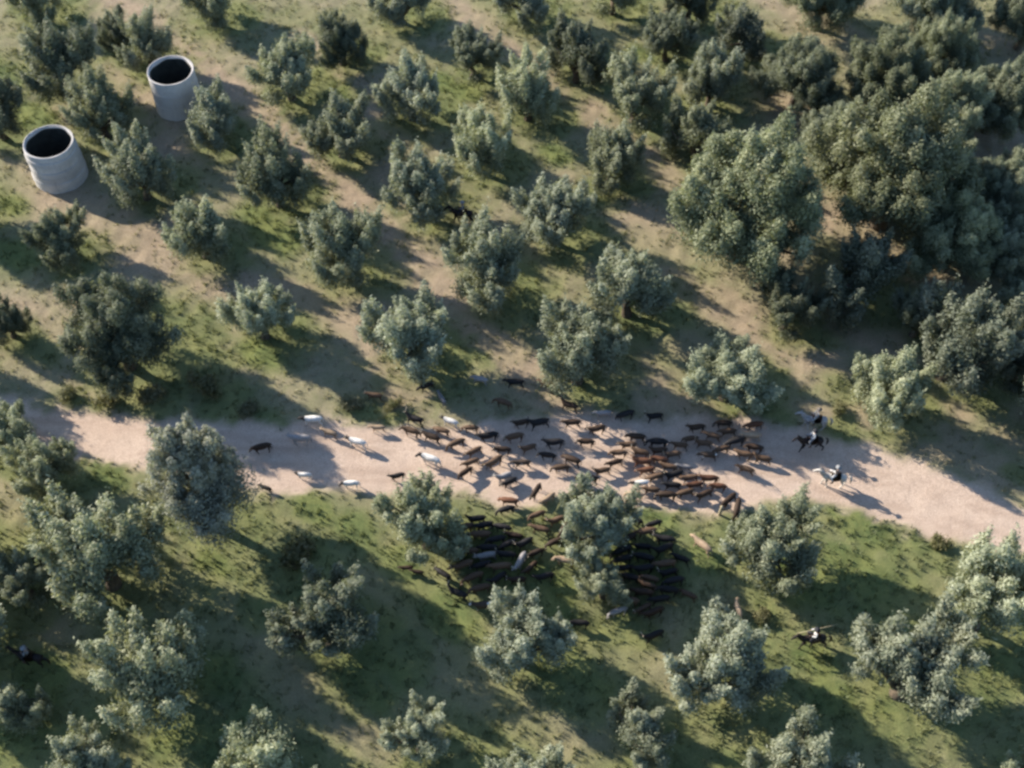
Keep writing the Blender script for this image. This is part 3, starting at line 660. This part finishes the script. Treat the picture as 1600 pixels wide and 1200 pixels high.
# x, y, coat, heading (deg, 180 = toward the picture's west edge), size, label
CATTLE = [
    (487, 656, 'wht', 183, 1.0, 'white cow with black head walking along the upper road edge, at the lead'),
    (468, 686, 'gry', 178, 1.05, 'large grey-white cow in tree shade on the road, dark head'),
    (408, 699, 'dbr', 180, .98, 'dark brown cow leading the herd on the shaded road'),
    (557, 690, 'wht', 165, .98, 'white dark-headed cow on the sunlit road behind the grey-white one'),
    (474, 742, 'wht', 180, .72, 'small white calf with dark head in the road shade'),
    (547, 755, 'wht', 178, .85, 'white black-headed cow at the near road edge beside the shadow tip'),
    (415, 762, 'blk', 170, .62, 'small black calf at the near road edge beside the grey-green tree'),
    (515, 676, 'tan', 160, .78, 'tan calf between the white leading cows'),
    (620, 743, 'blk', 190, .75, 'small black cow alone near the olive at the near road edge'),
    (642, 673, 'brn', 150, .95, 'brown cow below the long-horned black cow'),
    (647, 655, 'blk', 175, .95, 'black cow with large pale upcurved horns at the upper road edge'),
    (674, 682, 'dbr', 165, .92, 'dark brown cow just behind the long-horned one'),
    (703, 658, 'wht', 172, .85, 'white cow half on the verge behind the long-horned black cow'),
    (712, 692, 'brn', 190, .92, 'brown cow with long legs casting a shadow in mid road'),
    (671, 716, 'wht', 150, 1.08, 'white cow with dark brown head heading up across the sunlit road'),
    (762, 681, 'blk', 205, 1.0, 'black cow turned aslant on the road before the brown one'),
    (803, 682, 'brn', 175, .95, 'brown cow just behind the aslant black cow'),
    (840, 660, 'blk', 180, 1.02, 'big black cow on the upper road edge with a long shadow'),
    (804, 597, 'blk', 172, .92, 'black cow walking down the earth track in sun'),
    (749, 592, 'gry', 160, .85, 'grey cow in tree shade beside the earth track'),
    (786, 628, 'brn', 165, .92, 'brown dark-headed cow on the verge between track and road'),
    (854, 601, 'brn', 172, .85, 'brown cow on the verge beside the many-lobed olive'),
    (865, 691, 'blk', 182, .98, 'black cow in the middle of the road, upper of a close pair'),
    (855, 711, 'blk', 182, .85, 'black cow in the middle of the road, lower of a close pair'),
    (889, 633, 'dbr', 170, .92, 'dark brown cow at the foot of the many-lobed olive'),
    (893, 660, 'dbr', 190, .86, 'dark brown cow on the upper road edge behind the big black one'),
    (893, 717, 'dbr', 172, .92, 'dark brown cow behind the close black pair'),
    (876, 730, 'brn', 180, .85, 'brown cow below the close black pair'),
    (815, 723, 'pie', 185, .85, 'pied brown and white cow in mid road'),
    (771, 722, 'brn', 205, 1.0, 'brown cow heading down the road aslant, ahead of the pied cow'),
    (726, 738, 'dbr', 215, .85, 'dark brown cow turning toward the near verge'),
    (787, 745, 'gry', 200, .85, 'grey cow on the near road side below the pied cow'),
    (652, 590, 'dbr', 150, .98, 'dark brown horned cow lying close under the large verge olive'),
    (664, 602, 'blk', 200, .85, 'black cow close under the large verge olive'),
    (690, 622, 'gry', 120, .75, 'grey calf in the shade below the large verge olive'),
    (585, 620, 'brn', 180, .80, 'brown calf in dry grass above the road'),
    (932, 670, 'dbr', 178, .90, 'dark brown cow at the edge of the many-lobed olive shadow'),
    (976, 648, 'blk', 180, .95, 'black cow in the many-lobed olive shadow, first of two'),
    (1022, 651, 'blk', 180, .85, 'black cow in the many-lobed olive shadow, second of two'),
    (942, 646, 'gry', 178, .80, 'grey cow in shade just ahead of two black cows'),
    (994, 682, 'dbr', 180, .90, 'dark brown cow at the upper side of the dense brown bunch'),
    (1027, 690, 'blk', 180, 1.0, 'jet black cow at the upper side of the dense brown bunch'),
    (984, 696, 'brn', 188, .85, 'brown cow at the front of the dense brown bunch'),
    (1004, 704, 'brn', 178, .88, 'brown cow second in the dense brown bunch'),
    (966, 707, 'brn', 170, .86, 'brown cow leading the dense bunch beside bare sunlit road'),
    (1006, 720, 'red', 182, .98, 'red-brown cow in the dense bunch, upper of two'),
    (1009, 734, 'red', 180, .86, 'red-brown cow in the dense bunch, lower of two'),
    (918, 747, 'blk', 178, 1.0, 'black cow on the near road edge above the tall olive'),
    (1000, 754, 'wht', 172, .85, 'white cow with dark head at the near edge of the dense bunch'),
    (1046, 711, 'brn', 176, .80, 'brown cow behind the red-brown pair'),
    (1046, 728, 'brn', 182, .82, 'brown cow directly above the black pair in the bunch'),
    (1067, 729, 'gry', 180, .72, 'grey calf behind the dense bunch'),
    (1056, 742, 'blk', 184, .95, 'black cow in the dense bunch, upper of the lower pair'),
    (1050, 757, 'blk', 178, .85, 'black cow in the dense bunch, lower of the lower pair'),
    (1025, 744, 'brn', 180, .85, 'brown cow between white cow and black pair'),
    (1040, 771, 'dbr', 176, .95, 'dark brown cow at the near road edge below the black pair'),
    (1020, 765, 'brn', 190, .80, 'brown calf tucked beside the white dark-headed cow of the bunch'),
    (1088, 668, 'dbr', 182, .86, 'dark brown cow at the top of the rear bunch'),
    (1080, 686, 'brn', 176, .80, 'brown cow first in the rear bunch'),
    (1097, 692, 'brn', 184, .82, 'brown cow second in the rear bunch'),
    (1115, 680, 'brn', 178, .80, 'brown cow third in the rear bunch'),
    (1106, 711, 'pie', 180, .86, 'pied brown cow below the rear bunch in shade'),
    (1148, 690, 'blk', 178, 1.0, 'jet black cow in the middle of the rear bunch'),
    (1170, 682, 'tan', 172, .90, 'tan cow behind the jet black one of the rear bunch'),
    (1166, 711, 'brn', 180, .86, 'brown cow below the tan one in the rear bunch'),
    (1178, 699, 'dbr', 176, .88, 'dark brown cow at the tail of the rear bunch'),
    (1187, 716, 'brn', 184, .86, 'brown cow last in the herd before the riders'),
    (1165, 733, 'brn', 176, .82, 'brown cow on the near side of the rear bunch, in sun'),
    (1178, 664, 'red', 180, .86, 'red-brown cow on the upper verge behind the rear bunch'),
    (1130, 661, 'dbr', 184, .84, 'dark brown cow under the twin-lobed olive'),
    (1085, 757, 'red', 186, .82, 'red-brown cow at the near road edge, first of three'),
    (1105, 748, 'red', 178, .92, 'red-brown cow at the near road edge, second of three'),
    (1120, 760, 'red', 182, .84, 'red-brown cow at the near road edge, third of three'),
    (1100, 772, 'dbr', 200, .88, 'dark brown cow below the three red-brown cows'),
    (1138, 781, 'dbr', 235, .95, 'dark brown cow stepping off the road beside the pale post'),
    (1152, 793, 'dbr', 250, .95, 'dark brown cow going down the bank behind the pale post'),
    (992, 771, 'tan', 180, .85, 'tan cow at the bank above the shaded packed cattle'),
    (1097, 851, 'tan', 140, 1.05, 'pale tan cow alone in sun on the grass below the road'),
    (1153, 950, 'tan', 110, .78, 'tan cow alone by the wide loose olive'),
    (905, 974, 'blk', 182, .88, 'black cow on the sunlit grass strip beside the double-topped olive'),
    (1020, 993, 'blk', 190, .98, 'black cow at the tip of the shaded crowd, beside the wide loose olive'),
    (795, 753, 'blk', 200, .80, 'black cow at the near road edge below the grey one'),
    (795, 783, 'red', 178, .90, 'red-brown cow going down the bank in half sun'),
    (790, 797, 'blk', 180, .86, 'black cow just below the red-brown one on the bank'),
    (837, 768, 'dbr', 250, .88, 'dark brown cow facing down the bank beside the near road edge'),
    (856, 780, 'tan', 225, .82, 'tan cow coming down the bank aslant'),
    (838, 806, 'brn', 190, .85, 'brown cow in dappled light on the bank, upper of three'),
    (866, 815, 'brn', 200, .85, 'brown cow in dappled light on the bank, middle of three'),
    (846, 826, 'brn', 178, .88, 'brown cow in dappled light on the bank, lower of three'),
    (880, 828, 'dbr', 225, .88, 'dark brown cow against the tall olive'),
    (868, 845, 'dbr', 210, .86, 'dark brown cow below the one against the tall olive'),
    (765, 868, 'gry', 200, .92, 'grey-backed cow in the deep shade under the near road edge olive'),
    (806, 875, 'gry', 235, .98, 'grey-backed cow turned aslant in the deep shade'),
    (882, 876, 'tan', 170, .95, 'pale-backed cow in patchy sun beneath the tall olive'),
    (723, 925, 'blk', 165, .98, 'black cow at the lower rim of the shaded crowd, on the grass edge'),
    (757, 947, 'pie', 195, 1.05, 'dark cow with white back behind the double-topped olive'),
    (696, 895, 'blk', 160, .86, 'black cow at the rim of the shade below the near road edge olive'),
    (637, 888, 'dbr', 180, .60, 'dark calf in yellow grass, first of a pair'),
    (650, 893, 'dbr', 180, .60, 'dark calf in yellow grass, second of a pair'),
    (850, 902, 'blk', 190, .92, 'black cow in the shade beside the double-topped olive crown'),
    (1032, 716, 'red', 172, .84, 'red-brown cow between the red-brown pair and the brown one behind'),
    (1022, 704, 'dbr', 190, .84, 'dark brown cow under the jet black one of the dense bunch'),
    (1072, 745, 'brn', 172, .82, 'brown cow between the black pair and the three red-brown cows'),
    (1070, 768, 'brn', 196, .84, 'brown cow on the near bank ahead of the three red-brown cows'),
    (1130, 700, 'brn', 188, .80, 'brown cow below the jet black cow of the rear bunch'),
    (1135, 675, 'brn', 174, .82, 'brown cow above the jet black cow of the rear bunch'),
    (1062, 695, 'brn', 182, .78, 'brown calf between the dense bunch and the rear bunch'),
    (915, 690, 'dbr', 186, .86, 'dark brown cow between the mid-road black cow and the dense bunch'),
    (825, 700, 'brn', 190, .82, 'brown cow just above the pied cow'),
    (740, 705, 'brn', 200, .84, 'brown cow in mid road behind the white crossing cow'),
    (690, 672, 'brn', 170, .82, 'brown cow between the dark brown cow and the white verge cow'),
    (735, 668, 'brn', 184, .80, 'brown cow in the verge shade ahead of the aslant black cow'),
    (735, 722, 'brn', 196, .82, 'brown cow below the white crossing cow, near the turning one'),
    (815, 660, 'dbr', 176, .84, 'dark brown cow just ahead of the big black one at the upper edge'),
    (785, 702, 'dbr', 184, .82, 'dark brown cow in mid road ahead of the close black pair'),
    (940, 735, 'brn', 180, .82, 'brown cow behind the black cow above the tall olive'),
    (960, 722, 'dbr', 186, .80, 'dark brown cow on the near side ahead of the red-brown pair'),
    (590, 668, 'tan', 176, .72, 'pale tan calf at the upper road edge ahead of the horned cow'),
    (965, 955, 'gry', 200, .86, 'grey cow at the low end of the packed shaded cattle'),
]
PACK_R = [(975, 815, 190), (1004, 826, 175), (985, 838, 200), (1020, 842, 180), (1002, 852, 170), (978, 860, 185), (1026, 860, 195), (1006, 868, 180), (1030, 877, 172),
                (982, 884, 200), (1010, 888, 184), (1036, 894, 176), (990, 904, 190), (1022, 913, 180), (1047, 911, 200), (1000, 925, 176), (1028, 932, 186), (985, 940, 180), (1058, 925, 170),
                (1005, 948, 192), (970, 905, 185), (992, 818, 170), (1012, 835, 200), (968, 838, 180), (1040, 868, 178), (992, 870, 190), (1015, 902, 175), (1040, 918, 186), (978, 925, 196), (1018, 955, 180)]
PACK_L = [(727, 823, 190), (722, 842, 175), (748, 838, 200), (770, 842, 180), (735, 860, 170), (790, 852, 205), (752, 884, 185), (782, 888, 175), (712, 872, 195), (738, 902, 180), (812, 848, 190),
                (770, 908, 200), (830, 868, 178), (805, 905, 190), (826, 890, 215), (783, 826, 186), (740, 815, 180), (760, 822, 190), (708, 852, 180), (725, 885, 200), (760, 858, 176), (800, 838, 190), (790, 870, 184), (755, 915, 178)]
ORD = ['topmost', 'second', 'third', 'fourth', 'fifth', 'sixth', 'seventh', 'eighth', 'ninth', 'tenth', 'eleventh']; PLACE = ['foremost', 'middle', 'hindmost', 'last']
def pack(spots, coat_of, base, group):
    spots = sorted(spots, key=lambda q: q[1]); rows = [spots[i:i+3] for i in range(0, len(spots), 3)]
    if len(rows[-1]) == 1: rows[-2] += rows.pop()
    for ri, row in enumerate(rows):
        for ci, (x, y, h) in enumerate(sorted(row)):
            c = coat_of(x, y); w_ = PLACE[2] if len(row) < 3 and ci == 1 else PLACE[ci]
            CATTLE.append((x, y, c, h, .9+.08*((x*7+y) % 3-1), f"{dict(blk='black', dbr='dark brown', brn='brown')[c]} cow {base}, {w_} in the {ORD[ri]} row"))
n_single = len(CATTLE)
pack(PACK_R, lambda x, y: ('blk', 'dbr', 'blk', 'brn')[(x*3+y) % 4], 'in the shade by the tall olive', '')
pack(PACK_L, lambda x, y: ('dbr', 'blk', 'brn')[(x+y) % 3], 'under the near road edge olive', '')
rc = random.Random(11)
POS = []; HEAD = []; SZ = []
for i, (x, y, coat, hd, s, label) in enumerate(CATTLE):
    p = at(x, y, .75*s*.94); POS.append([p.x, p.y]); SZ.append(s*.94)
    HEAD.append(R(hd + (rc.uniform(-16, 16) if i < n_single else rc.uniform(-24, 24))))
POS = np.array(POS); SZ = np.array(SZ)
for it in range(60):                             # let the animals step apart until none stands inside another
    for i in range(len(POS)):
        d = POS[i]-POS; k = (SZ[i]+SZ)*.5; ca, sa = math.cos(HEAD[i]), math.sin(HEAD[i])
        u, v = (d[:, 0]*ca+d[:, 1]*sa)/(1.95*k), (-d[:, 0]*sa+d[:, 1]*ca)/(.84*k); q = np.hypot(u, v); q[i] = 9
        for j in np.where(q < 1)[0]:
            f = (1-q[j])*.25/max(q[j], .05); mu, mv = u[j]*f*1.95*k[j], v[j]*f*.84*k[j]
            mv_ = np.array((mu*ca-mv*sa, mu*sa+mv*ca)); POS[i] += mv_; POS[j] -= mv_
for i, (x, y, coat, hd, s, label) in enumerate(CATTLE):
    me, hb = POSES[(0, 4, 1, 3, 0, 2, 5)[i % 7]] if 'calf' not in label else POSES[0]
    if coat == 'wht': me, hb = POSES[(0, 4, 1)[i % 3]]
    s *= .94; ang = HEAD[i]; p = Vector((POS[i][0], POS[i][1], 0))
    p.z = hz(p.x, p.y) - .01
    calf = s < .74
    e = empty('calf' if calf else 'cow', p, ang, (s*.9, s, s))
    obj('body', me, COAT[coat], e)
    if not calf and ('horn' in label or rc.random() < .55):
        hn = obj('horns', HORN_L if ('large pale' in label) else HORN_S, M_horn, e); hn.location = hb
    tag(e, label, 'calf' if calf else 'cow', 'cattle of the driven herd')

# ------------------------------------------------------------------ horses and riders
def horse_mesh(step=.16, head=0.0):
    n = [(.84, 0, 1.50, (.15, .24)), (1.06, head*.1, 1.80, (.11, .17)), (1.20, head*.2, 2.0, (.095, .12)), (1.40, head*.35, 1.84, (.085, .10)), (1.62, head*.5, 1.60, (.06, .065))]
    V = [(-.15, 0, 1.24, (.31, .36)), (-.72, 0, 1.32, (.29, .32)), (-.98, 0, 1.34, (.2, .22)), (.4, 0, 1.24, (.3, .36)), (.66, 0, 1.34, (.2, .28))] + n
    E = [(0, 1), (1, 2), (0, 3), (3, 4), (4, 5), (5, 6), (6, 7), (7, 8), (8, 9)]
    def leg(par, pts):
        q = par
        for p in pts: V.append(p); E.append((q, len(V)-1)); q = len(V)-1
    for s in (1, -1):
        f, h = step*s, -step*s
        leg(1, [(-.70, .16*s, 1.02, (.17, .2)), (-.66+h*.3, .17*s, .82, .12), (-.92+h*.8, .17*s, .54, .068), (-.86+h*1.2, .17*s, .15, .05), (-.79+h*1.3, .17*s, .03, .065)])
        leg(4, [(.56, .15*s, .98, (.12, .15)), (.56+f*.7, .15*s, .54, .066), (.53+f*1.2, .15*s, .14, .046), (.59+f*1.3, .15*s, .03, .062)])
    x = MB(); hy = head*.2
    for s in (1, -1): x.tube([(1.17, hy+.06*s, 2.06), (1.18, hy+.08*s, 2.15), (1.20, hy+.085*s, 2.24)], [.035, .035, .008], 6)
    return skin('horse_body', V, E, 0, 1, x)
HORSE = [horse_mesh(.17, .3), horse_mesh(-.15, -.4)]
mm = MB(); mm.tube([(1.20, .0, 2.12), (1.02, .02, 1.98), (.84, .03, 1.76), (.66, .03, 1.60)], [.05, .085, .085, .04], 7); MANE = mm.mesh('mane')
mm = MB(); mm.tube([(-1.10, 0, 1.44), (-1.27, .01, 1.30), (-1.33, .02, .95), (-1.30, .03, .55)], [.05, .075, .095, .03], 7); TAIL = mm.mesh('tail')
def saddle_mesh():
    bm = bmesh.new(); nu, nv = 9, 11; g = []
    for i in range(nu):
        u = i/(nu-1); x = -.42+.72*u; ridge = 1.63+.09*(2*u-1)**2+(.06 if u > .88 else 0)+(.07 if u < .12 else 0)
        row = []
        for j in range(nv):
            a = (j/(nv-1)-.5)*math.pi*1.12; rw = .36*(1-.12*(2*u-1)**2)
            row.append(bm.verts.new((x, rw*math.sin(a), ridge-.40*(1-math.cos(a)))))
        g.append(row)
    for i in range(nu-1):
        for j in range(nv-1): bm.faces.new((g[i][j], g[i+1][j], g[i+1][j+1], g[i][j+1]))
    r = bmesh.ops.solidify(bm, geom=bm.faces[:], thickness=.035)
    me = bpy.data.meshes.new('saddle'); bm.to_mesh(me); bm.free()
    me.polygons.foreach_set('use_smooth', np.ones(len(me.polygons), bool)); return me
SADDLE = saddle_mesh()
mm = MB()
for s in (1, -1): mm.tube([(1.55, .05*s, 1.64), (1.1, .17*s, 1.66), (.62, .17*s, 1.80), (.36, .09*s, 1.92)], [.012]*4, 5)
mm.tube([(1.36, .11, 1.80), (1.40, 0, 1.92), (1.36, -.11, 1.80), (1.30, 0, 1.70), (1.36, .11, 1.80)], [.014]*5, 5); REINS = mm.mesh('reins')
mm = MB()
for s in (1, -1): mm.tube([(.02, .37*s, 1.45), (.10, .42*s, 1.2), (.15, .44*s, 1.08)], [.012, .012, .012], 5).tube([(.05, .44*s, 1.05), (.15, .44*s, 1.04), (.25, .44*s, 1.05)], [.02, .03, .02], 6)
STIRRUP = mm.mesh('stirrups')

def person_meshes(pole):
    """seated rider; origin at the seat (top of the saddle)"""
    T = [(0, 0, .10, (.13, .17)), (0, 0, .30, (.105, .145)), (.02, 0, .50, (.12, .17)), (.02, 0, .60, (.09, .13))]
    hd = [(.025, 0, .70, .055), (.035, 0, .80, (.085, .08)), (.035, 0, .90, (.095, .08)), (.03, 0, .965, (.06, .055))]
    V = T + hd; E = [(0, 1), (1, 2), (2, 3), (3, 4), (4, 5), (5, 6), (6, 7)]; S, SE = list(T), [(0, 1), (1, 2), (2, 3)]; P, PE = [(0, 0, .10, (.145, .185)), (0, 0, .24, (.12, .16))], [(0, 1)]
    def chain(V_, E_, par, pts, grow=0.0):
        q = par
        for p in pts: V_.append((p[0], p[1], p[2], p[3]+grow)); E_.append((q, len(V_)-1)); q = len(V_)-1
    x = MB(); hands = {}
    for s in (1, -1):
        if pole and s == -1: arm = [(.02, .20*s, .57, .06), (.0, .34*s, .36, .047), (.24, .33*s, .26, .033)]; hand = Vector((.31, .31*s, .25))
        else: arm = [(.02, .20*s, .57, .06), (.06, .28*s, .33, .047), (.29, .13*s, .26, .033)]; hand = Vector((.36, .10*s, .25))
        lg = [(.06, .12*s, .09, .095), (.40, .34*s, -.06, .068), (.24, .41*s, -.44, .048), (.22, .42*s, -.56, .042), (.36, .44*s, -.585, .036)]
        chain(V, E, 3, arm); chain(S, SE, 3, arm, .014); chain(V, E, 0, lg); chain(P, PE, 0, lg[:3], .014)
        x.ball(hand, (.045, .022, .04), 8, 5); hands[s] = hand
        for k, L in enumerate((.062, .07, .066, .052)):          # four curled fingers, then the thumb off the side of the palm
            b = hand + Vector((.035, 0, .028-.019*k)); x.tube([b, b+Vector((L*.6, -.006*s, 0)), b+Vector((L*.75, -.03*s, -.004)), b+Vector((L*.4, -.045*s, -.006))], [.0095, .009, .008, .006], 6)
        x.tube([hand+Vector((-.01, -.012*s, .03)), hand+Vector((.018, -.03*s, .05)), hand+Vector((.042, -.038*s, .045))], [.011, .01, .007], 6)
        x.ball((.03, .082*s, .86), (.02, .012, .032), 6, 4); x.ball((.117, .032*s, .875), (.01, .013, .009), 6, 4)      # ear, eye
    x.tube([(.115, 0, .885), (.145, 0, .845), (.118, 0, .835)], [.012, .018, .012], 6).tube([(.112, -.025, .80), (.122, 0, .798), (.112, .025, .80)], [.006, .008, .006], 5)
    body = skin('person_body', V, E, 0, 1, x)
    S = [(a, b, c, (r[0]+.014, r[1]+.014) if isinstance(r, tuple) else r) for a, b, c, r in S]
    shirt = skin('shirt', S, SE, 0, 1); trousers = skin('trousers', P, PE, 0, 1)
    bo = MB()
    for s in (1, -1): bo.tube([(.275, .395*s, -.34), (.235, .412*s, -.46), (.215, .42*s, -.58), (.30, .435*s, -.605), (.40, .447*s, -.60)], [.072, .066, .060, .056, .035], 8)
    hat = MB().lathe([(.001, 1.06), (.075, 1.055), (.098, 1.03), (.105, .955), (.21, .945), (.215, .952), (.11, .968), (.10, .99)], 20, c=(.035, 0)).mesh('hat')
    return body, shirt, trousers, bo.mesh('boots'), hat, hands[-1]
PERS = {False: person_meshes(False), True: person_meshes(True)}
def pole_mesh(L):
    return MB().tube([(0, 0, -L*.32), (0, 0, 0), (0, 0, L*.4), (0, 0, L*.68)], [.022, .024, .02, .012], 7).mesh('herding_pole')
def rider(px, py, hd, hcoat, shirt_m, trous_m, hl, pl, pole=None, k=0, hat_m=None):
    p = at(px, py, 1.35); p.z = hz(p.x, p.y) - .01; a = R(hd)
    K = 1.12; e = empty('horse', p, a, K)
    obj('body', HORSE[k], COAT[hcoat], e); obj('mane', MANE, M_hair if hcoat == 'hdk' else COAT[hcoat], e); obj('tail', TAIL, M_hair if hcoat == 'hdk' else COAT[hcoat], e)
    sa = obj('saddle', SADDLE, M_leather, e); obj('stirrups', STIRRUP, M_leather, sa); obj('reins', REINS, M_leather, e)
    tag(e, hl, 'horse', 'ridden horses')
    seat = Matrix.Rotation(a, 4, 'Z') @ Vector((-.08, 0, 1.66))*K
    r = empty('person', p+seat, a, K); body, sh, tr, bo, hat, hand = PERS[pole is not None]
    obj('body', body, M_skin, r); obj('shirt', sh, shirt_m, r); obj('trousers', tr, trous_m, r); obj('boots', bo, M_leather, r); obj('hat', hat, hat_m or M_straw, r)
    tag(r, pl, 'person', 'mounted herders')
    if pole:
        L, tilt, az, lab = pole
        q = obj('herding_pole', pole_mesh(L), M_wood); q.location = p+seat+(Matrix.Rotation(a, 4, 'Z') @ (hand+Vector((.045, .028, 0))*1.0)*K)
        q.rotation_euler = (Matrix.Rotation(R(az), 4, 'Z') @ Matrix.Rotation(R(tilt), 4, 'Y')).to_euler(); tag(q, lab, 'pole', 'herding poles')
rider(1274, 655, 178, 'hgr', M_greyc, M_greyc, 'grey horse on the upper verge, first of the three ridden behind the herd', 'rider in grey on the grey horse at the upper road edge', k=1)
rider(1268, 688, 186, 'hdk', M_white, M_greyc, 'black horse walking on the road behind the herd', 'rider in white shirt on the black horse behind the herd', k=0, hat_m=M_dark)
rider(1304, 744, 176, 'hwh', M_dark, M_white, 'white horse at the near road side behind the herd', 'rider in dark jacket and white trousers on the white horse', k=1, hat_m=M_greyc)
rider(1270, 997, 184, 'hdk', M_white, M_dark, 'black horse standing in olive shade among the near rows', 'rider in bright white shirt alone among the near olives',
      (3.2, 82, 10, 'long thin pole held level by the rider in the near olives'), 0, M_dark)
rider(45, 1025, 170, 'hdk', M_greyc, M_dark, 'black horse in deep shade near the pale corner olive', 'rider in grey in deep shade above the pale corner olive', None, 1, M_greyc)
rider(722, 332, 175, 'hdk', M_greyc, M_dark, 'black horse in olive shade in the upper grove', 'rider in grey alone in the upper grove',
      (3.6, 80, 25, 'long thin pole held by the lone rider in the upper grove'), 0, M_greyc)

# ------------------------------------------------------------------ small things
p = at(1124, 803); z0 = hz(p.x, p.y)
m = MB(); m.tube([(0, 0, -.3), (0, 0, .3), (.02, 0, 1.0), (.03, .01, 1.28), (.03, .01, 1.34)], [.11, .11, .10, .10, .05], 9)
o = obj('post', m.mesh('post'), M_wood); o.location = (p.x, p.y, z0); tag(o, 'short pale timber post at the near road edge among brown cattle', 'post')
